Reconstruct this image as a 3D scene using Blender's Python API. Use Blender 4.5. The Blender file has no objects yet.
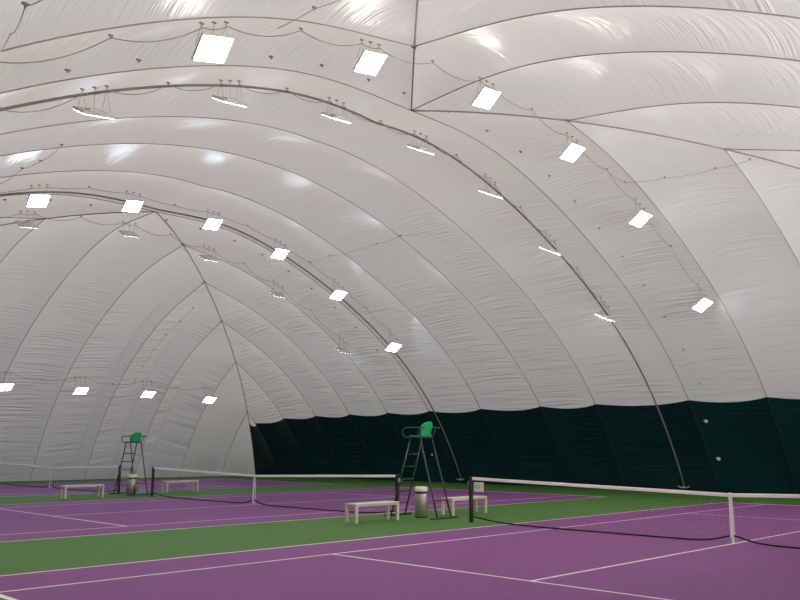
import bpy, math, random
from mathutils import Vector, Matrix
random.seed(4)
C = bpy.context.scene.collection
PI = math.pi

# ------------------------------------------------------------------ helpers
class MB:
    """collects vertices and faces for ONE mesh object"""
    def __init__(self):
        self.v, self.f, self.m, self.s = [], [], [], []
    def face(self, idx, m=0, s=False):
        self.f.append(idx); self.m.append(m); self.s.append(s)
    def quad(self, a, b, c, d, m=0):
        i = len(self.v); self.v += [tuple(a), tuple(b), tuple(c), tuple(d)]
        self.face((i, i+1, i+2, i+3), m)
    def box(self, c, size, m=0, rot=None, bev=0.0):
        """box with chamfered vertical-ish edges when bev > 0"""
        c = Vector(c); hx, hy, hz = size[0]/2, size[1]/2, size[2]/2
        def P(x, y, z):
            p = Vector((x, y, z))
            if rot is not None: p = rot @ p
            return tuple(c + p)
        if bev <= 0:
            i = len(self.v)
            self.v += [P(x, y, z) for z in (-hz, hz) for x, y in ((-hx, -hy), (hx, -hy), (hx, hy), (-hx, hy))]
            for q in ((3, 2, 1, 0), (4, 5, 6, 7), (0, 1, 5, 4), (1, 2, 6, 5), (2, 3, 7, 6), (3, 0, 4, 7)):
                self.face(tuple(i+k for k in q), m)
            return
        b = bev
        def ring(x, y): return [(-x+b, -y), (x-b, -y), (x, -y+b), (x, y-b), (x-b, y), (-x+b, y), (-x, y-b), (-x, -y+b)]
        def ring_in(x, y): return ring(x-b, y-b) if min(x, y) > 2*b else [(a*.8, d*.8) for a, d in ring(x, y)]
        i = len(self.v)
        for z, R in ((-hz, ring_in(hx, hy)), (-hz+b, ring(hx, hy)), (hz-b, ring(hx, hy)), (hz, ring_in(hx, hy))):
            self.v += [P(x, y, z) for x, y in R]
        for k in range(3):
            for j in range(8):
                a = i+k*8+j; d = i+k*8+(j+1) % 8
                self.face((a, d, d+8, a+8), m)
        self.face(tuple(i+7-j for j in range(8)), m); self.face(tuple(i+24+j for j in range(8)), m)
    def tube(self, pts, r, n=8, m=0, closed=False, caps=True):
        pts = [Vector(p) for p in pts]; N = len(pts)
        rad = r if isinstance(r, (list, tuple)) else [r]*N
        i0 = len(self.v); prev = None
        for k in range(N):
            if closed: t = pts[(k+1) % N]-pts[k-1]
            else: t = pts[min(k+1, N-1)]-pts[max(k-1, 0)]
            t.normalize()
            if prev is None:
                up = Vector((0, 0, 1)) if abs(t.z) < .9 else Vector((1, 0, 0))
                a = t.cross(up).normalized()
            else:
                a = (prev - t*prev.dot(t)).normalized()
            prev = a; b = t.cross(a)
            for j in range(n):
                w = 2*PI*j/n
                self.v.append(tuple(pts[k]+(a*math.cos(w)+b*math.sin(w))*rad[k]))
        for k in range(N if closed else N-1):
            for j in range(n):
                p0 = i0+k*n; p1 = i0+((k+1) % N)*n
                self.face((p0+j, p0+(j+1) % n, p1+(j+1) % n, p1+j), m, True)
        if caps and not closed:
            self.face(tuple(i0+n-1-j for j in range(n)), m); self.face(tuple(i0+(N-1)*n+j for j in range(n)), m)
    def lathe(self, prof, c=(0, 0, 0), n=32, m=0):
        i0 = len(self.v)
        for r, z in prof:
            for j in range(n):
                w = 2*PI*j/n
                self.v.append((c[0]+r*math.cos(w), c[1]+r*math.sin(w), c[2]+z))
        for k in range(len(prof)-1):
            for j in range(n):
                a = i0+k*n+j; b = i0+k*n+(j+1) % n
                self.face((a, b, b+n, a+n), m, True)
        self.face(tuple(i0+n-1-j for j in range(n)), m)
        self.face(tuple(i0+(len(prof)-1)*n+j for j in range(n)), m)
    def grid(self, fn, nu, nv, m=0, attr=None):
        """fn(i, j) -> point ; shared vertices, smooth"""
        i0 = len(self.v)
        for i in range(nu+1):
            for j in range(nv+1):
                self.v.append(tuple(fn(i, j)))
        for i in range(nu):
            for j in range(nv):
                a = i0+i*(nv+1)+j
                self.face((a, a+1, a+nv+2, a+nv+1), m, True)
        return i0
    def build(self, name, mats, parent=None, attrs=None):
        me = bpy.data.meshes.new(name)
        me.from_pydata(self.v, [], self.f)
        for mm in (mats if isinstance(mats, (list, tuple)) else [mats]): me.materials.append(mm)
        me.polygons.foreach_set('material_index', self.m)
        me.polygons.foreach_set('use_smooth', self.s)
        if attrs:
            for an, vals in attrs.items():
                at = me.attributes.new(an, 'FLOAT_VECTOR', 'POINT')
                at.data.foreach_set('vector', [x for v in vals for x in v])
        me.update()
        o = bpy.data.objects.new(name, me); C.objects.link(o)
        if parent: o.parent = parent
        return o

def tag(o, label, cat, group=None, kind=None):
    o['label'] = label; o['category'] = cat
    if group: o['group'] = group
    if kind: o['kind'] = kind
    return o

def thing(name, label, cat, loc=(0, 0, 0), rot=None, group=None):
    o = bpy.data.objects.new(name, None); C.objects.link(o); o.empty_display_size = .1
    o.location = loc
    if rot: o.rotation_euler = rot
    return tag(o, label, cat, group)

def struct(o):
    o['kind'] = 'structure'; return o

def dup(root, loc=None, rot=None, label=None, group=None):
    r = root.copy(); C.objects.link(r)
    if loc is not None: r.location = loc
    if rot is not None: r.rotation_euler = rot
    if label: r['label'] = label
    if group: r['group'] = group
    for ch in list(root.children):
        c = ch.copy(); C.objects.link(c); c.parent = r
        for g in ch.children:
            d = g.copy(); C.objects.link(d); d.parent = c
    return r

# ------------------------------------------------------------------ materials
def srgb(h):
    h = h.lstrip('#'); v = [int(h[i:i+2], 16)/255 for i in (0, 2, 4)]
    return tuple((c/12.92 if c <= .04045 else ((c+.055)/1.055)**2.4) for c in v)+(1,)

def mat(name, col, rough=.5, metal=0, spec=.5, noise=0.0, nscale=8, bump=0.0, bscale=60):
    m = bpy.data.materials.new(name); m.use_nodes = True
    nt = m.node_tree; b = nt.nodes['Principled BSDF']
    col = srgb(col) if isinstance(col, str) else col
    b.inputs['Base Color'].default_value = col
    b.inputs['Roughness'].default_value = rough; b.inputs['Metallic'].default_value = metal
    b.inputs['Specular IOR Level'].default_value = spec
    if noise or bump:
        tc = nt.nodes.new('ShaderNodeTexCoord')
    if noise:
        n = nt.nodes.new('ShaderNodeTexNoise'); n.inputs['Scale'].default_value = nscale; n.inputs['Detail'].default_value = 5
        mx = nt.nodes.new('ShaderNodeMix'); mx.data_type = 'RGBA'
        mx.inputs[6].default_value = tuple(c*(1-noise) for c in col[:3])+(1,)
        mx.inputs[7].default_value = tuple(min(1, c*(1+noise)) for c in col[:3])+(1,)
        nt.links.new(tc.outputs['Object'], n.inputs['Vector']); nt.links.new(n.outputs['Fac'], mx.inputs[0])
        nt.links.new(mx.outputs[2], b.inputs['Base Color'])
    if bump:
        n2 = nt.nodes.new('ShaderNodeTexNoise'); n2.inputs['Scale'].default_value = bscale
        bp = nt.nodes.new('ShaderNodeBump'); bp.inputs['Strength'].default_value = bump; bp.inputs['Distance'].default_value = .01
        nt.links.new(tc.outputs['Object'], n2.inputs['Vector']); nt.links.new(n2.outputs['Fac'], bp.inputs['Height'])
        nt.links.new(bp.outputs['Normal'], b.inputs['Normal'])
    return m

def membrane(name, col, rough, spec, wr=1.0, glow=0.0):
    """coated fabric with fine creases that run across each bay (driven by the 'bay' attribute: across, along, seed)"""
    m = mat(name, col, rough, 0, spec)
    nt = m.node_tree; b = nt.nodes['Principled BSDF']; N = nt.nodes.new; L = nt.links.new
    at = N('ShaderNodeAttribute'); at.attribute_name = 'bay'
    sp = N('ShaderNodeSeparateXYZ'); L(at.outputs['Vector'], sp.inputs[0])
    def mth(op, a, b_=None, c_=None):
        n = N('ShaderNodeMath'); n.operation = op
        for k, x in enumerate((a, b_, c_)):
            if x is None: continue
            if isinstance(x, (int, float)): n.inputs[k].default_value = x
            else: L(x, n.inputs[k])
        return n.outputs[0]
    T, S, Z = sp.outputs
    warp = mth('MULTIPLY', mth('MULTIPLY', T, mth('SUBTRACT', T, 1)), .35)
    def comb(x, y, z):
        n = N('ShaderNodeCombineXYZ')
        for k, v in enumerate((x, y, z)):
            if isinstance(v, (int, float)): n.inputs[k].default_value = v
            else: L(v, n.inputs[k])
        return n.outputs[0]
    sw = mth('ADD', S, warp)
    def noise(x, y, det):
        n = N('ShaderNodeTexNoise'); n.inputs['Scale'].default_value = 1; n.inputs['Detail'].default_value = det
        L(comb(x, y, Z), n.inputs['Vector']); return n.outputs['Fac']
    n1 = noise(mth('MULTIPLY', T, .55), mth('MULTIPLY', sw, 5.0), 1.0)
    n2 = noise(mth('MULTIPLY', T, .9), mth('MULTIPLY', sw, 8.0), 0.0)
    # thin creases: ridge of the noise
    r1 = mth('SUBTRACT', 1, mth('MINIMUM', 1, mth('MULTIPLY', mth('ABSOLUTE', mth('SUBTRACT', n1, .5)), 7)))
    r2 = mth('SUBTRACT', 1, mth('MINIMUM', 1, mth('MULTIPLY', mth('ABSOLUTE', mth('SUBTRACT', n2, .5)), 5)))
    big = noise(mth('MULTIPLY', T, 1.5), mth('MULTIPLY', S, .45), 1.0)
    msk = N('ShaderNodeMapRange'); msk.inputs['From Min'].default_value = .32; msk.inputs['From Max'].default_value = .52
    L(big, msk.inputs['Value'])
    edge = mth('MULTIPLY', mth('MULTIPLY', T, mth('SUBTRACT', 1, T)), 4)
    edge = mth('POWER', mth('MAXIMUM', edge, .0001), .7)
    geo = N('ShaderNodeNewGeometry'); gs = N('ShaderNodeSeparateXYZ'); L(geo.outputs['Position'], gs.inputs[0])
    hm = N('ShaderNodeMapRange'); hm.inputs['From Min'].default_value = 11.2; hm.inputs['From Max'].default_value = 8.0
    hm.inputs['To Min'].default_value = .10; hm.inputs['To Max'].default_value = 1
    L(gs.outputs[2], hm.inputs['Value'])
    h = mth('ADD', mth('MULTIPLY', r1, .75), mth('MULTIPLY', r2, .35))
    h = mth('MULTIPLY', mth('MULTIPLY', h, msk.outputs[0]), mth('MULTIPLY', edge, hm.outputs[0]))
    bp = N('ShaderNodeBump'); bp.inputs['Strength'].default_value = .5*wr; bp.inputs['Distance'].default_value = .11; bp.invert = True
    L(h, bp.inputs['Height']); L(bp.outputs['Normal'], b.inputs['Normal'])
    if glow:      # daylight filtering through the fabric
        tr = N('ShaderNodeBsdfTranslucent'); tr.inputs['Color'].default_value = (.82, .84, .87, 1)
        L(bp.outputs['Normal'], tr.inputs['Normal'])
        mx = N('ShaderNodeMixShader'); mx.inputs[0].default_value = glow
        L(b.outputs[0], mx.inputs[1]); L(tr.outputs[0], mx.inputs[2])
        L(mx.outputs[0], nt.nodes['Material Output'].inputs['Surface'])
    return m

M = {}
M['membrane'] = membrane('white_roof_fabric', '#acb1bb', .26, .6, 1.0, .35)
M['liner'] = membrane('dark_green_liner', '#05272b', .5, .2, .5)
M['seam'] = mat('seam_tape', '#8b827c', .7)
M['seam_dark'] = mat('seam_tape_liner', '#0b2c29', .6)
M['hip'] = mat('hip_cord', '#877e78', .6)
M['purple'] = mat('purple_acrylic', '#753e78', .6, 0, .18, .05, 1.3, .15, 240)
M['green'] = mat('green_acrylic', '#456b2d', .62, 0, .18, .06, 1.1, .15, 240)
M['line'] = mat('court_line_paint', '#e6dfe2', .6, noise=.04)
M['net'] = mat('black_netting', '#17161c', .8)
M['netcord'] = mat('net_bottom_cord', '#15121a', .8)
M['tape'] = mat('white_net_tape', '#e8e6e0', .7, noise=.04, nscale=30)
M['post'] = mat('dark_post_paint', '#14161c', .45)
M['steel'] = mat('brushed_steel', '#aaa59b', .46, .8, noise=.08, nscale=30)
M['bindark'] = mat('dark_bin_ring', '#2a2625', .5)
M['binbag'] = mat('pale_bin_liner', '#d8d6c8', .5)
M['chairpaint'] = mat('dark_green_paint', '#16382f', .45)
M['seatgreen'] = mat('green_plastic', '#109a5c', .4)
M['plate'] = mat('pale_plate', '#c8c8bc', .5)
M['benchpaint'] = mat('cream_bench_paint', '#bdb2a4', .55, noise=.06, nscale=12)
M['benchtop'] = mat('pale_bench_slats', '#c9c2b9', .5, noise=.06, nscale=12)
M['cable'] = mat('steel_cable', '#776d64', .5)
M['bracket'] = mat('galvanised_bracket', '#a9aca6', .4, .2)
M['housing'] = mat('grey_light_housing', '#cac8c4', .5, noise=.03)
M['wire'] = mat('grey_wire', '#8f867d', .6)
M['tab'] = mat('grey_tab', '#857d77', .7)
M['sign'] = mat('white_notice', '#d6d2ca', .6)
M['signink'] = mat('grey_print', '#a79c93', .7)
M['patch'] = mat('pale_spot', '#d2d8d4', .6)

def emis(name, col, st):
    m = bpy.data.materials.new(name); m.use_nodes = True
    b = m.node_tree.nodes['Principled BSDF']
    b.inputs['Base Color'].default_value = (.8, .8, .8, 1)
    b.inputs['Emission Color'].default_value = col; b.inputs['Emission Strength'].default_value = st
    return m
LST = 37.0
M['lamp_warm'] = emis('warm_white_led', (1, .94, .87, 1), LST*1.2)
M['lamp_roof_fill'] = emis('warm_white_led_roof_fill', (1, .93, .84, 1), LST*8.5)  # overdriven emission for the added out-of-view row that brightens the near roof
M['lamp_cool'] = emis('cool_white_led', (.66, .84, 1, 1), LST*.8)

# ------------------------------------------------------------------ dome shape
CX, A, B_, YN, YF, SP = -0.3668, 17.7572, 11.1916, 8.0343, 21.9126, 3.0138
CAB = (9.4098, 21.5026)
SEAM_Y = [YN, 12.2141, 15.0566, 18.5109, YF]
E1, E2, W1, W2, W3, W4, DZF, DZN = -1.9701, 4.2147, .4346, -.1152, -.2006, -.0504, .3507, .3055
RR = (A*A+B_*B_)/(2*B_)
def prof(u):
    t2 = min(1, (u/A)**2)
    return math.sqrt(max(RR*RR-u*u, 0))+B_-RR+(E1*t2+E2*t2*t2)*(1-t2)
def pnorm(u):
    d = (prof(min(A, u+.01))-prof(max(-A, u-.01)))/(min(A, u+.01)-max(-A, u-.01))
    n = Vector((-d, 1)); n.normalize(); return n     # outward (along u, up)
def dips(u, y):
    dF = max(YF+abs(u)-y, 0); dN = max(y-(YN-abs(u)), 0)
    return math.exp(-(dF/3)**2), math.exp(-(dN/3)**2)
def barrel(u, y, off=0.0, bow=1.0):
    gF, gN = dips(u, y); t = max(-1, min(1, u/A)); z = prof(u)
    m = min(1, max(z, 0)/4); w = W1*t+W2*t*t+W3*t**3+W4*t**4
    n = pnorm(u)
    return Vector((CX+u+n.x*off, y+w*bow*(1-gF)*(1-gN), z-m*(DZF*gF+DZN*gN)+n.y*off))
def endp(x, w, far, off=0.0):
    """end wall: x across the end, w = distance out from the apex"""
    z = prof(w); d = w-abs(x); dz = DZF if far else DZN
    n = pnorm(w); z2 = z-min(1, z/4)*dz*math.exp(-(d/3)**2)
    yy = w+n.x*off
    if not far: z2 += .058*d*min(1, max(z, 0)/5)
    return Vector((CX+x, YF+yy if far else YN-yy, z2+n.y*off))
def u_at(z):
    lo, hi = 8.0, A
    for _ in range(50):
        mid = (lo+hi)/2
        if prof(mid) > z: lo = mid
        else: hi = mid
    return lo
ULIN = 3.62
BULGE = .23

# bays: list of (lo(u), hi(u), u_start) over |u|
edges = [(SEAM_Y[k], SEAM_Y[k+1]) for k in range(4)]
bays = [((lambda u, a=a: a), (lambda u, b=b: b), 0.0, b-a) for a, b in edges]
j = 0
while j*SP < A-.05:
    a0 = j*SP; a1 = min((j+1)*SP, A)
    bays.append(((lambda u, a=a0: YF+a), (lambda u, b=a1: YF+min(b, abs(u))), a0, SP))
    bays.append(((lambda u, b=a1: YN-min(b, abs(u))), (lambda u, a=a0: YN-a), a0, SP))
    j += 1
NT = 12
def arc(u): return abs(u)*1.22
def make_barrel(name, mats, side, part):
    """part: 'roof' above the liner line, 'liner' below it"""
    mb = MB(); att = []
    for bi, (lo, hi, us, wid) in enumerate(bays):
        sides = (-1, 1) if side == 0 else (side,)
        for sd in sides:
            def edgeu(t): return u_at(ULIN-.26*4*t*(1-t)*1.0)
            n = 44 if part == 'roof' else 14
            if part == 'roof' and us >= u_at(ULIN)-.02: continue
            def fn(i, jj, sd=sd):
                t = jj/NT; ue = edgeu(t)
                if part == 'roof':
                    u = us+(ue-us)*(i/n)
                else:
                    st = max(ue, us); u = st+(A-st)*(i/n)
                y0, y1 = lo(u), hi(u); y = y0+(y1-y0)*t
                wdt = min(1, max(0, (y1-y0)/3.0))
                bl = BULGE*wdt*4*t*(1-t)
                base = min(1, max(0, prof(u))/1.2)
                att.append(((y-y0)/wid if us == 0 and bi < 4 else abs(abs(y-(YF if bi % 2 == 0 else YN))-us)/wid, arc(u), bi*3.7+sd*1.3))
                return barrel(sd*u, y, bl*base)
            mb.grid(fn, n, NT)
    # seams (fabric joints) drawn as flat cords on the inside
    ns = len(mb.v)
    for k, (y, us) in enumerate([(y, 0.0) for y in SEAM_Y[1:-1]]+[(YF+q*SP, q*SP) for q in range(0, 6)]+[(YN-q*SP, q*SP) for q in range(0, 6)]):
        for sd in ((-1, 1) if side == 0 else (side,)):
            ue = u_at(ULIN)
            if part == 'roof':
                if us >= ue-.05: continue
                r = (us, ue)
            else: r = (max(us, ue), A-.02)
            pts = [barrel(sd*(r[0]+(r[1]-r[0])*q/40), y, -.015) for q in range(41)]
            mb.tube(pts, .014, 5, 1)
    att += [(0, 0, 0)]*(len(mb.v)-len(att))
    return struct(mb.build(name, mats, attrs={'bay': att}))
def make_end(name, far):
    mb = MB(); att = []
    for k in range(6):
        a0 = k*SP; a1 = min((k+1)*SP, A)
        for sd in (-1, 1):
            n = 40
            def fn(i, jj):
                t = jj/NT; w = a0+(A-a0)*i/n
                x0, x1 = a0, min(a1, w); x = x0+(x1-x0)*t
                wdt = min(1, max(0, (x1-x0)/3.0))
                att.append(((x-a0)/SP, arc(w), 50+k*2.9+sd*5.1+(17 if far else 0)))
                return endp(sd*x, w, far, BULGE*wdt*4*t*(1-t)*min(1, max(0, prof(w))/1.2))
            mb.grid(fn, n, NT)
            if k == 0 and sd == -1: continue
            pts = [endp(sd*a0, a0+(A-.02-a0)*q/50, far, -.015) for q in range(51)]
            mb.tube(pts, .014, 5, 1)
    att += [(0, 0, 0)]*(len(mb.v)-len(att))
    return struct(mb.build(name, mats=[M['membrane'], M['seam']], attrs={'bay': att}))
make_barrel('ceiling', [M['membrane'], M['seam']], 0, 'roof')
make_barrel('wall_right', [M['liner'], M['seam_dark']], 1, 'liner')
make_barrel('wall_left', [M['liner'], M['seam_dark']], -1, 'liner')
make_end('wall_back', True); make_end('wall_front', False)
for k, (far, sd) in enumerate(((1, 1), (1, -1), (0, 1), (0, -1))):      # hip cords where roof and end walls meet
    mb = MB()
    mb.tube([barrel(sd*u, YF+u if far else YN-u, -.02) for u in [A*.998*q/60 for q in range(61)]], .022, 6)
    struct(mb.build('trim_%d' % (k+1), M['hip']))

# ------------------------------------------------------------------ floor with painted courts
COURT_Y = [0.0, 15.3306, 30.7362]
def court_cell(x, yy):
    ax, ay = abs(x), abs(yy)
    if ax > 11.885 or ay > 5.485: return 1
    if ay > 5.485-.05 or ax > 11.885-.09: return 2
    if 4.115-.05 < ay < 4.115: return 2
    if ay < 4.115 and 6.40-.05 < ax < 6.40: return 2
    if ay < .025 and ax < 6.40: return 2
    if ay < .025 and ax > 11.885-.19: return 2
    return 0
xs = sorted(set([-19.2, 19.2]+[s*v for s in (-1, 1) for v in (11.885, 11.795, 11.695, 6.40, 6.35)]))
ys = [-11.6, 41.6]
for cy in COURT_Y: ys += [cy+s*v for s in (-1, 1) for v in (5.485, 5.435, 4.115, 4.065, .025)]
ys = sorted(set(ys))
mb = MB()
def gx(i): return i*len(ys)
mb.v = [(x, y, 0) for x in xs for y in ys]
for i in range(len(xs)-1):
    for jj in range(len(ys)-1):
        x = (xs[i]+xs[i+1])/2; y = (ys[jj]+ys[jj+1])/2; k = 1
        for cy in COURT_Y:
            if abs(y-cy) < 5.485: k = court_cell(x, y-cy)
        mb.face((gx(i)+jj, gx(i+1)+jj, gx(i+1)+jj+1, gx(i)+jj+1), k)
struct(mb.build('floor', [M['purple'], M['green'], M['line']]))

# ------------------------------------------------------------------ nets and posts
def net_top(y):            # y relative to the court centre
    return 1.06-(1.06-.914)*(1-abs(y)/6.35)
def net_low(y):
    a = abs(y)
    return .015+.13*math.exp(-(a/.35)**1.5)+.12*math.exp(-((6.35-a)/.7)**1.3)
def make_net(cy, label):
    t = thing('tennis_net', label, 'tennis net', (0, cy, 0), group=None)
    mb = MB(); W = .0023
    n = 282; dy = 12.7/n
    for k in range(n+1):
        y = -6.35+k*dy
        mb.quad((0, y-W/2, net_low(y)), (0, y+W/2, net_low(y)), (0, y+W/2, net_top(y)), (0, y-W/2, net_top(y)))
    rows = 22
    for r in range(rows):
        f = r/rows
        for k in range(0, n, 3):
            y0 = -6.35+k*dy; y1 = y0+3*dy
            z0 = net_low(y0)+(net_top(y0)-net_low(y0))*f; z1 = net_low(y1)+(net_top(y1)-net_low(y1))*f
            mb.quad((0, y0, z0-W/2), (0, y1, z1-W/2), (0, y1, z1+W/2), (0, y0, z0+W/2))
    mb.build('net_mesh', M['net'], t)
    mb = MB()      # headband: folded white tape
    P = [-6.35+12.7*q/60 for q in range(61)]
    i0 = len(mb.v)
    for y in P:
        z = net_top(y)
        mb.v += [(-.012, y, z-.062), (-.013, y, z-.01), (-.006, y, z+.006), (.006, y, z+.006), (.013, y, z-.01), (.012, y, z-.062)]
    for k in range(60):
        for jj in range(6):
            a = i0+k*6+jj; b = i0+k*6+(jj+1) % 6; mb.face((a, b, b+6, a+6))
    mb.face(tuple(i0+jj for jj in range(6))); mb.face(tuple(i0+360+5-jj for jj in range(6)))
    mb.build('headband', M['tape'], t)
    mb = MB(); mb.tube([(0, y, net_low(y)) for y in [-6.35+12.7*q/140 for q in range(141)]], .018, 6)
    mb.build('bottom_cord', M['netcord'], t)
    mb = MB()      # centre strap: two legs of webbing meeting at the floor anchor
    for sx in (-1, 1):
        for a, b, w in (((.016*sx, 0, .925), (.045*sx, 0, .13), .028), ((.045*sx, 0, .13), (.012*sx, 0, .005), .014)):
            mb.quad((a[0], -w, a[2]), (a[0], w, a[2]), (b[0], w, b[2]), (b[0], -w, b[2]))
            mb.quad((a[0]+.003*sx, -w, a[2]), (a[0]+.003*sx, w, a[2]), (b[0]+.003*sx, w, b[2]), (b[0]+.003*sx, -w, b[2]))
    mb.box((0, 0, .925), (.038, .056, .006)); mb.box((-.046, 0, .13), (.012, .07, .05), bev=.004)
    mb.build('centre_strap', M['tape'], t)
    return t
make_net(COURT_Y[0], 'nearest tennis net, with white tape and a notice hanging at its post')
make_net(COURT_Y[1], 'middle court tennis net stretched between the two umpire chairs')
make_net(COURT_Y[2], 'farthest tennis net in front of the white end wall')
def make_post(y, side, label):
    """side: direction in which the net leaves the post (+1 / -1 along y)"""
    t = thing('net_post', label, 'net post', (0, y, 0), group=None)
    mb = MB(); mb.box((0, 0, .53), (.085, .085, 1.06), bev=.012); mb.build('post', M['post'], t)
    mb = MB(); mb.box((0, 0, 1.068), (.095, .095, .02), bev=.006); mb.build('cap', M['post'], t)
    mb = MB(); mb.lathe([(.075, 0), (.08, .004), (.078, .014), (.05, .018)], n=20); mb.build('floor_collar', M['post'], t)
    mb = MB(); mb.box((.0, -side*.06, .92), (.05, .04, .12), bev=.008)
    mb.tube([(.0, -side*.08, .93), (0, -side*.11, .93), (.06, -side*.115, .90), (.06, -side*.15, .90)], .009, 8)
    mb.build('winder', M['steel'], t)
    return t
make_post(COURT_Y[0]+6.4, -1, 'dark net post of the nearest net, with white notice beside it')
make_post(COURT_Y[0]-6.4, 1, 'dark net post at the near end of the nearest net')
make_post(COURT_Y[1]-6.4, 1, 'dark net post behind the nearest bench and left of the nearer umpire chair')
make_post(COURT_Y[1]+6.4, -1, 'dark net post just right of the farther umpire chair')
make_post(COURT_Y[2]-6.4, 1, 'dark net post at the ladder of the farther umpire chair')
make_post(COURT_Y[2]+6.4, -1, 'dark net post at the far end of the farthest net')
# notice on the first net
t = thing('notice', 'white notice card hung on the nearest net beside its post', 'notice', (-.03, 6.13, .74))
mb = MB(); mb.box((0, 0, .1), (.008, .30, .225), bev=.002); mb.build('card', M['sign'], t)
mb = MB()
for y, z, w in ((.03, .13, .15), (.03, .10, .17), (.02, .07, .12)):
    mb.box((-.005, y, z), (.002, w, .012))
mb.build('faint_print', M['signink'], t)

# ------------------------------------------------------------------ umpire chairs
def make_chair(loc, label):
    t = thing('umpire_chair', label, 'umpire chair', loc, group=None)
    m = M['chairpaint']; hx = .26
    ZS = 2.04
    legs = {}
    for sx in (-1, 1):
        legs[('r', sx)] = (Vector((sx*hx, -.90, .035)), Vector((sx*(hx-.04), -.28, ZS)))
        legs[('f', sx)] = (Vector((sx*hx, .74, .035)), Vector((sx*(hx-.04), .06, ZS)))
    for k, (a, b) in legs.items():
        mb = MB(); mb.tube([a, b], .021, 10); mb.build('leg', m, t)
    for y in (-.90, .74):
        mb = MB(); mb.box((.0, y, .025), (.98, .05, .05), bev=.01)
        for sx in (-1, 1): mb.box((sx*.46, y, .012), (.08, .07, .024), bev=.005)
        mb.build('skid', m, t)
    def on(k, z):
        a, b = legs[k]; f = (z-a.z)/(b.z-a.z); return a+(b-a)*f
    for z in (.33, .64, .95, 1.28, 1.60):
        mb = MB(); mb.tube([on(('f', -1), z), on(('f', 1), z)], .016, 8); mb.build('rung', m, t)
    for z in (.45,):
        mb = MB(); mb.tube([on(('r', -1), z), on(('r', 1), z)], .014, 8); mb.build('cross_bar', m, t)
    mb = MB()
    fr = [(-.24, -.30, ZS), (.24, -.30, ZS), (.24, .14, ZS), (-.24, .14, ZS)]
    mb.tube(fr, .02, 8, closed=True); mb.build('seat_frame', m, t)
    # plastic shell: seat pan and rounded back
    mb = MB()
    def pan(i, jj):
        x = (jj/10-.5)*.42; y = -.31+.42*i/10
        e = (abs(x)/.21)**3*.03
        return (x, y, ZS+.035+e-.02*math.sin(PI*i/10))
    mb.grid(pan, 10, 10)
    pan2 = MB(); pan2.v = [(v[0], v[1], v[2]-.02) for v in mb.v]
    n = len(mb.v); mb.v += pan2.v
    for f in list(mb.f): mb.face(tuple(q+n for q in reversed(f)))
    N1 = 11
    ring = [k for k in range(N1)]+[k*N1+10 for k in range(1, N1)]+[10*N1+k for k in range(9, -1, -1)]+[k*N1 for k in range(9, 0, -1)]
    for a, b in zip(ring, ring[1:]+ring[:1]): mb.face((a, b, b+n, a+n))
    mb.build('seat', M['seatgreen'], t)
    mb = MB(); NX, NZ = 12, 12
    def back(off):
        def fn(i, jj):
            h = i/NZ; s = jj/NX*2-1
            hw = .215 if h < .55 else .215*math.sqrt(max(0.0, 1-((h-.55)/.46)**2.6))
            hw = max(hw, .04)
            x = s*hw
            return (x, -.33-.08*h+.09*(x/.21)**2+off, ZS+.02+.38*h)
        return fn
    mb.grid(back(0), NZ, NX); n = len(mb.v); mb.grid(back(-.018), NZ, NX)
    R = [k for k in range(NX+1)]+[k*(NX+1)+NX for k in range(1, NZ+1)]+[NZ*(NX+1)+k for k in range(NX-1, -1, -1)]+[k*(NX+1) for k in range(NZ-1, 0, -1)]
    for a, b in zip(R, R[1:]+R[:1]): mb.face((a, b, b+n, a+n))
    mb.build('backrest', M['seatgreen'], t)
    for sx in (-1, 1):      # armrest: long loop that turns down at the front and comes back to the seat
        mb = MB(); x = sx*.29
        pts = [(x, -.50, ZS+.245), (x, .17, ZS+.25)]
        for q in range(1, 8):
            w = PI/2-PI*q/8; pts.append((x, .17+.125*math.cos(w), ZS+.125+.125*math.sin(w)))
        pts += [(x, .17, ZS), (x*.85, -.06, ZS)]
        mb.tube(pts, .017, 8)
        mb.tube([(x, -.36, ZS+.245), (sx*.24, -.30, ZS)], .013, 8)
        mb.build('armrest', m, t)
    mb = MB(); mb.box((0, .17, ZS+.012), (.44, .09, .015), bev=.004); mb.build('front_plate', M['plate'], t)
    return t
ch = make_chair((.28, 8.43, 0), 'nearer umpire chair, tall dark green frame with green seat, against the dark wall')
ch2 = dup(ch, (.09, 23.62, 0), None, 'farther umpire chair, dark green ladder frame with green seat, against the white wall')
ch2.scale = (1, 1, .965)

# ------------------------------------------------------------------ bins
def make_bin(loc, label):
    t = thing('litter_bin', label, 'litter bin', loc, group=None)
    mb = MB(); mb.lathe([(.155, .012), (.165, .02), (.165, .60), (.16, .61)], n=40); mb.build('body', M['steel'], t)
    mb = MB(); mb.lathe([(.16, 0), (.168, .004), (.168, .025), (.158, .03)], n=40); mb.build('base_ring', M['bindark'], t)
    mb = MB(); mb.lathe([(.165, .60), (.178, .605), (.178, .655), (.165, .66)], n=40); mb.build('band', M['bindark'], t)
    mb = MB(); mb.lathe([(.168, .655), (.172, .67), (.165, .75), (.15, .775), (.12, .77), (.11, .72), (.10, .66)], n=40)
    mb.build('liner_rim', M['binbag'], t)
    return t
bn = make_bin((.22, 8.27, 0), 'round steel litter bin under the nearer umpire chair')
dup(bn, (-.16, 22.98, 0), None, 'round steel litter bin in front of the farther umpire chair')

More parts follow.
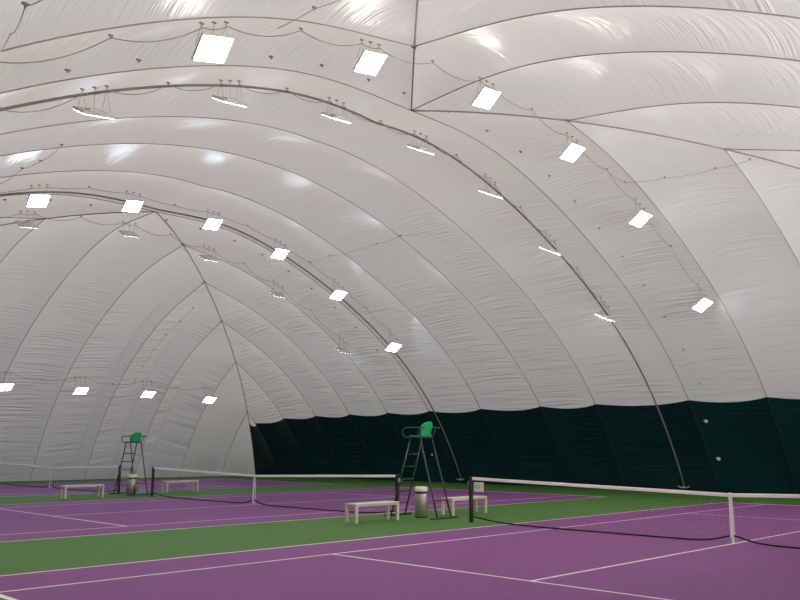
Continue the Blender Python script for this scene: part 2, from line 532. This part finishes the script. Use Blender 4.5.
# ------------------------------------------------------------------ benches
def make_bench(loc, label, L=1.46, D=.42, H=.455):
    t = thing('bench', label, 'bench', loc, group=None)
    for sx in (-1, 1):
        for sy in (-1, 1):
            mb = MB(); mb.box((sx*(L/2-.045), sy*(D/2-.04), (H-.03)/2), (.075, .065, H-.03), bev=.006); mb.build('leg', M['benchpaint'], t)
    mb = MB()
    for sy in (-1, 1): mb.box((0, sy*(D/2-.04), H-.055), (L-.1, .03, .045), bev=.004)
    for sx in (-1, 1): mb.box((sx*(L/2-.045), 0, H-.055), (.04, D-.1, .045), bev=.004)
    mb.build('frame', M['benchpaint'], t)
    for k in range(4):
        mb = MB(); mb.box((0, (k-1.5)*(D/4), H-.015), (L, D/4-.018, .028), bev=.006); mb.build('slat', M['benchtop'], t)
    return t
b0 = make_bench((-1.54, 8.24, 0), 'nearest pale bench, left of the nearer umpire chair')
dup(b0, (1.88, 8.22, 0), None, 'pale bench behind the nearest net post, right of the nearer umpire chair')
dup(b0, (-2.25, 22.62, 0), None, 'white bench left of the farther umpire chair')
dup(b0, (2.35, 23.75, 0), None, 'pale bench seen through the middle net, right of the farther umpire chair')

# ------------------------------------------------------------------ restraint cables over the roof
for cy, lab in zip(CAB, ('thick steel cable arching over the roof, ending behind the nearest net', 'thick steel cable arching over the roof behind the nearer umpire chair')):
    t = thing('restraint_cable', lab, 'cable', (0, 0, 0), group=None)
    pts = [barrel(-A*.993+A*1.986*q/120, cy, -.05, 1.17) for q in range(121)]
    mb = MB(); mb.tube(pts, .032, 8); mb.build('strand', M['cable'], t)
    for e in (pts[0], pts[-1]):
        sx = 1 if e.x > 0 else -1
        mb = MB()
        arcp = [(e.x-sx*.05, e.y+.24*math.cos(PI*q/12+PI), e.z-.02-.07*math.sin(PI*q/12)) for q in range(13)]
        mb.tube(arcp, .022, 8)
        mb.box((e.x-sx*.05, e.y, e.z-.06), (.05, .06, .09), bev=.01)
        mb.build('anchor_bracket', M['bracket'], t)

# ------------------------------------------------------------------ floodlights
def make_light(cool, hang):
    t = thing('floodlight', '', 'floodlight')
    w, h = .68, .56
    mb = MB(); mb.box((0, 0, .035), (w, h, .07), bev=.014); mb.box((0, 0, .085), (.26, .20, .04), bev=.012)
    mb.build('housing', M['housing'], t)
    mb = MB(); mb.box((0, 0, -.001), (w-.04, h-.04, .006), bev=.002)
    mb.build('diffuser', M[('lamp_warm', 'lamp_cool', 'lamp_roof_fill')[int(cool)]], t)
    return t
protos = {}
def place_light(pos, tilt, top, label, group, cool, rollk=1.0):
    """pos: centre of the panel; tilt about x; top(dx) -> point on the roof above the panel at x offset dx"""
    if cool not in protos:
        o = make_light(cool, .5); protos[cool] = (o, list(o.children))
    else:
        o = protos[cool][0].copy(); C.objects.link(o)
        for ch_ in protos[cool][1]:
            c = ch_.copy(); C.objects.link(c); c.parent = o
    roll = rollk*math.radians(max(-17, min(7, -6.5+.95*(pos[0]-CX))))
    o.location = pos; o.rotation_euler = (tilt, roll, 0); o['label'] = label; o['group'] = group
    R = Matrix.Rotation(roll, 3, 'Y') @ Matrix.Rotation(tilt, 3, 'X'); Ri = R.inverted(); P = Vector(pos)
    for dx in (-.26, 0, .26):
        tp = Ri @ (Vector(top(dx))-P)
        mb = MB()
        if dx:
            for s in (-1, 1): mb.tube([tp, (dx+s*.09, 0, .07)], .0045, 5)
        else:
            mb.tube([tp, (0, 0, .10)], .005, 5)
        mb.box(tp, (.09, .05, .025), rot=Ri, bev=.006)
        mb.build('hanger', M['wire'], o)
    return o
def u_for_x(x): return x-CX
def roof_light(x, y, tilt, label, group, cool, drop=.5, dy=.0):
    top = lambda dx: barrel(u_for_x(x)+dx, y+dy, -.03+.06)
    P = barrel(u_for_x(x), y)
    pos = (P.x, P.y, P.z-drop*1.0/max(.75, pnorm(u_for_x(x)).y))
    return place_light(pos, tilt, top, label, group, cool, 1.0 if tilt < 0 else .45)
ORD = ['first', 'second', 'third', 'fourth', 'fifth', 'sixth', 'seventh', 'eighth', 'ninth', 'tenth']
TA = math.radians(-36); TB = math.radians(27.5); TD = math.radians(30)
rowA = [-12.3, -8.35, -4.33, -.3, 3.55, 7.5, 11.55]
rowB = [-12.6, -8.8, -5.48, -2.05, 1.3, 4.68, 8.05, 11.5]
rowC = [-12.6, -9.0, -5.35, -1.93, 1.5, 4.88, 8.2, 11.7]
rowD = [-12.0, -8.4, -4.35, -.28, 3.5, 7.4, 11.55]
def lab_row(desc, k, n, hid):
    if k < hid: return desc+', %s past the left edge' % ORD[k]
    return desc+', %s from the left in view' % ORD[k-hid]
for k, x in enumerate(rowA):
    roof_light(x, 5.45, TA, lab_row('bright floodlight in the row nearest the camera', k, 7, 1), 'floodlights in the row nearest the camera', False, .45)
for k, x in enumerate(rowB):
    roof_light(x, 9.25, TB, lab_row('edge-on floodlight beneath the nearer cable', k, 8, 1), 'floodlights beneath the nearer thick cable', False, .5)
for k, x in enumerate(rowC):
    roof_light(x, 20.75, TA, lab_row('bright floodlight beside the farther cable', k, 8, 2), 'floodlights beside the farther thick cable', True, .5)
for k, x in enumerate(rowD):
    roof_light(x, 24.2, TD, lab_row('edge-on floodlight beyond the farther cable', k, 7, 2), 'floodlights beyond the farther thick cable', True, .5)
def end_light(x, far, label, group, cool):
    w = 14.3
    s = 1 if far else -1
    top = lambda dx: endp(x-CX+dx, w-.25, far, .03)
    P = endp(x-CX, w, far)
    place_light((P.x, P.y-s*.45, P.z-.52), math.radians(-35*s if far else 128), top, label, group, cool, 1.0 if far else 0)
rowE = [-12.0, -8.1, -4.2, -.45, 3.38, 7.22, 11.15]
for k, x in enumerate(rowE):
    end_light(x, True, lab_row('bright floodlight on the white far end wall', k, 7, 3), 'floodlights along the far end wall', True)
for k, x in enumerate([-8.2, -4.2, -.3, 3.6, 7.5, 11.4]):  # assumed row out of view, added and aimed upward to brighten the near roof
    end_light(x, False, 'added unseen uplight behind the viewer brightening the near roof, %s of its row' % ORD[k], 'added uplights along the near end wall', 2)

# ------------------------------------------------------------------ power cables and roof tabs
def sagline(nodes, sag, n=8):
    out = []
    for a, b in zip(nodes[:-1], nodes[1:]):
        a = Vector(a); b = Vector(b); L = (b-a).length
        for q in range(n):
            f = q/n; p = a.lerp(b, f); p.z -= sag*4*f*(1-f)*min(1, L/1.8); out.append(p)
    out.append(Vector(nodes[-1])); return out
def power(nodes, sag, label, r=.010):
    mb = MB(); mb.tube(sagline(nodes, sag), r, 6)
    return tag(mb.build('power_cable', M['wire']), label, 'power cable')
def add_tab(p, label, group, s=.08):
    mb = MB(); mb.box((0, 0, 0), (s, s*.6, .025), bev=.006); mb.box((0, 0, -.03), (s*.35, s*.2, .05), bev=.004)
    o = mb.build('roof_tab', M['tab']); o.location = p
    return tag(o, label, 'roof tab', group)
def row_nodes(row, y):
    nodes = []; mids = []
    for k, x in enumerate(row):
        nodes += [barrel(u_for_x(x)-.26, y, -.05), barrel(u_for_x(x)+.26, y, -.05)]
        if k < len(row)-1:
            mp = barrel(u_for_x((x+row[k+1])/2), y, -.05); nodes.append(mp); mids.append(mp)
    return nodes, mids
for row, y, lab, s in ((rowA, 5.45, 'the floodlight row nearest the camera', .16), (rowB, 9.25, 'the floodlights beneath the nearer thick cable', .2),
                       (rowC, 20.75, 'the floodlights beside the farther thick cable', .05), (rowD, 24.2, 'the floodlights beyond the farther thick cable', .2)):
    nodes, mids = row_nodes(row, y)
    power(nodes, s, 'thin grey power cable looping along '+lab)
    for mp in mids:
        add_tab(mp+Vector((0, 0, .04)), 'small grey tab holding up the power cable of '+lab, 'cable tabs of '+lab)
nodes = []
for k, x in enumerate(rowE):
    nodes += [endp(x-CX-.26, 14.05, True, -.03), endp(x-CX+.26, 14.05, True, -.03)]
    if k < len(rowE)-1:
        mp = endp((x+rowE[k+1])/2-CX, 14.3, True, -.05); nodes.append(mp)
        add_tab(mp+Vector((0, 0, .04)), 'small grey tab holding up the power cable on the far end wall', 'cable tabs on the far end wall')
power(nodes, .10, 'thin power cable strung along the floodlights on the far end wall')
for x in [-13.2, -11.7, -10.2, -8.85, -7.3, -5.7, -4.2, -2.65, -1.37, .36, 2.05, 3.7, 5.25, 6.7, 8.15, 9.6, 11.0, 12.4, 13.7, 14.85]:
    add_tab(barrel(u_for_x(x), 7.32, -.01), 'small grey tab in the empty row between the two nearest floodlight rows', 'tabs of the near empty row', .10)
for x in [-10.4, -8.9, -7.4, -5.8, -4.2, -2.67, -1.0, .5, 2.06, 3.8, 5.3, 6.77, 8.16, 9.6, 10.96, 12.38, 13.66]:
    add_tab(barrel(u_for_x(x), 22.6, -.01), 'small grey tab in the empty row just beyond the farther thick cable', 'tabs of the far empty row', .11)
def roof_lead(pts, label, sag=.04, end=False):
    if end: P = [endp(x-CX, w, True, -.03) for x, w in pts]
    else: P = [barrel(u_for_x(x), y, -.04) for x, y in pts]
    power(P, sag, label, .007)
    return P
def lead_tabs(P, label, group):
    for q in P: add_tab(q+Vector((0, 0, .03)), label, group, .09)
P = roof_lead([(6.4, 13.6), (6.3, 14.95), (6.4, 16.4), (6.45, 19.3), (6.5, 20.6)], 'thin lead crossing the roof towards the farther thick cable from the right')
lead_tabs(P[1:4], 'small tab on the thin lead crossing the roof towards the farther thick cable', 'tabs of the crossing lead')
P = roof_lead([(-6.9, 20.7), (-7.1, 19.5), (-7.2, 17.4), (-7.0, 16.6), (-7.2, 14.7)], 'thin lead crossing the roof at the left edge above the farther floodlights', .06)
lead_tabs(P[1:], 'small tab on the thin lead at the left edge above the farther floodlights', 'tabs of the left lead')
P = roof_lead([(5.7, 5.5), (6.32, 5.3), (6.45, 4.09), (6.40, 2.6), (6.3, 1.6)], 'thin lead running right from the nearest floodlight row under the roof', .05)
lead_tabs(P[1:5], 'small tab on the thin lead running right from the nearest floodlight row', 'tabs of the right lead')
P = roof_lead([(-6.9, 5.5), (-6.98, 4.23), (-6.85, 3.3), (-6.9, 2.2)], 'thin lead rising to the top edge from the nearest floodlight row', .03)
lead_tabs(P[1:3], 'small tab on the thin lead rising to the top edge', 'tabs of the top lead')
P = roof_lead([(-12.2, 5.3), (-12.34, 4.04), (-12.59, 2.89), (-12.47, 1.9), (-12.5, .6)], 'drooping power cable in the top left corner', .16)
lead_tabs(P[2:3], 'small tab holding the drooping power cable in the top left corner', 'tabs of the corner cable')
P = roof_lead([(6.53, 8.45), (6.6, 9.8), (6.52, 11.0), (6.46, 12.1), (6.44, 13.25), (6.5, 14.1)], 'thin dotted lead running down the white end wall', .0, True)
lead_tabs(P, 'small tab on the thin dotted lead down the white end wall', 'tabs of the end wall lead')

# ------------------------------------------------------------------ pale spots on the dark liner
def spot(y, z, label, s):
    lo, hi = 12.0, A
    for _ in range(40):
        mid = (lo+hi)/2
        if prof(mid) > z: lo = mid
        else: hi = mid
    n = pnorm(lo); c = barrel(lo, y, .02); mb = MB()
    k = 14; ax = Vector((0, 1, 0)); nn = Vector((n.x, 0, n.y)); up = nn.cross(ax)
    c = c+nn*.0
    i0 = len(mb.v)
    for q in range(k):
        w = 2*PI*q/k; rr = s*(1+.12*math.sin(3*w)); mb.v.append(tuple(c+ax*rr*math.cos(w)+up*rr*math.sin(w)*.9))
    for q in range(k):
        w = 2*PI*q/k; rr = s*.8; mb.v.append(tuple(c-nn*.012+ax*rr*math.cos(w)+up*rr*math.sin(w)*.9))
    for q in range(k): mb.face((q, (q+1) % k, (q+1) % k+k, q+k))
    mb.face(tuple(range(k, 2*k))); mb.face(tuple(reversed(range(k))))
    tag(mb.build('wall_patch', M['patch']), label, 'patch', 'pale spots on the dark wall')
spot(7.68, 2.8, 'pale spot high on the dark wall right of the nearer cable', .085)
spot(7.68, 1.35, 'pale spot low on the dark wall above the nearest net', .085)
spot(23.05, 1.42, 'small pale spot on the dark wall behind the nearer umpire chair', .07)

# ------------------------------------------------------------------ world, camera, colour
w = bpy.data.worlds.new('World'); bpy.context.scene.world = w; w.use_nodes = True
nt = w.node_tree; bg = nt.nodes['Background']     # overcast sky outside, brighter overhead, warmer on the near side
tc = nt.nodes.new('ShaderNodeTexCoord'); sx = nt.nodes.new('ShaderNodeSeparateXYZ'); nt.links.new(tc.outputs['Generated'], sx.inputs[0])
rp = nt.nodes.new('ShaderNodeValToRGB'); cr = rp.color_ramp
cr.elements[0].position = 0.0; cr.elements[0].color = (.03, .03, .03, 1)
cr.elements[1].position = 1.0; cr.elements[1].color = (1, 1, 1, 1)
e = cr.elements.new(.5); e.color = (.02, .02, .02, 1); e = cr.elements.new(.75); e.color = (.07, .07, .07, 1); e = cr.elements.new(.9); e.color = (.34, .34, .34, 1)
mz = nt.nodes.new('ShaderNodeMapRange'); mz.inputs['From Min'].default_value = -1; nt.links.new(sx.outputs[2], mz.inputs['Value'])
nt.links.new(mz.outputs[0], rp.inputs[0])
my = nt.nodes.new('ShaderNodeMapRange'); my.inputs['From Min'].default_value = -.8; my.inputs['From Max'].default_value = .62
dt = nt.nodes.new('ShaderNodeVectorMath'); dt.operation = 'DOT_PRODUCT'; dt.inputs[1].default_value = (.62, .78, 0)
nt.links.new(tc.outputs['Generated'], dt.inputs[0]); nt.links.new(dt.outputs['Value'], my.inputs['Value'])
mc = nt.nodes.new('ShaderNodeMix'); mc.data_type = 'RGBA'
mc.inputs[6].default_value = (3.0, 2.6, 2.15, 1); mc.inputs[7].default_value = (.06, .11, .20, 1)
nt.links.new(my.outputs[0], mc.inputs[0])
mm = nt.nodes.new('ShaderNodeMix'); mm.data_type = 'RGBA'; mm.blend_type = 'MULTIPLY'; mm.inputs[0].default_value = 1
nt.links.new(rp.outputs[0], mm.inputs[6]); nt.links.new(mc.outputs[2], mm.inputs[7])
nt.links.new(mm.outputs[2], bg.inputs[0]); bg.inputs[1].default_value = 2.6
cam = bpy.data.cameras.new('Camera'); co = bpy.data.objects.new('Camera', cam); C.objects.link(co)
yaw, pit, rol = .783709184, .175991534, .000987509
f = Vector((math.cos(pit)*math.cos(yaw), math.cos(pit)*math.sin(yaw), math.sin(pit)))
r = Vector((math.sin(yaw), -math.cos(yaw), 0)); u = r.cross(f)
r2 = r*math.cos(rol)+u*math.sin(rol); u2 = -r*math.sin(rol)+u*math.cos(rol)
mw = Matrix((r2, u2, -f)).transposed().to_4x4(); mw.translation = (-15.8975, -7.0076, 1.7506)
co.matrix_world = mw
cam.sensor_width = 36; cam.lens = 834.5775/800*36; cam.clip_start = .05; cam.clip_end = 300
sc = bpy.context.scene; sc.camera = co
sc.view_settings.view_transform = 'Standard'; sc.view_settings.look = 'None'
sc.view_settings.exposure = 0.2
try:
    sc.cycles.max_bounces = 10; sc.cycles.diffuse_bounces = 7; sc.cycles.glossy_bounces = 4
    sc.cycles.sample_clamp_indirect = 12; sc.cycles.use_denoising = True
except Exception: pass
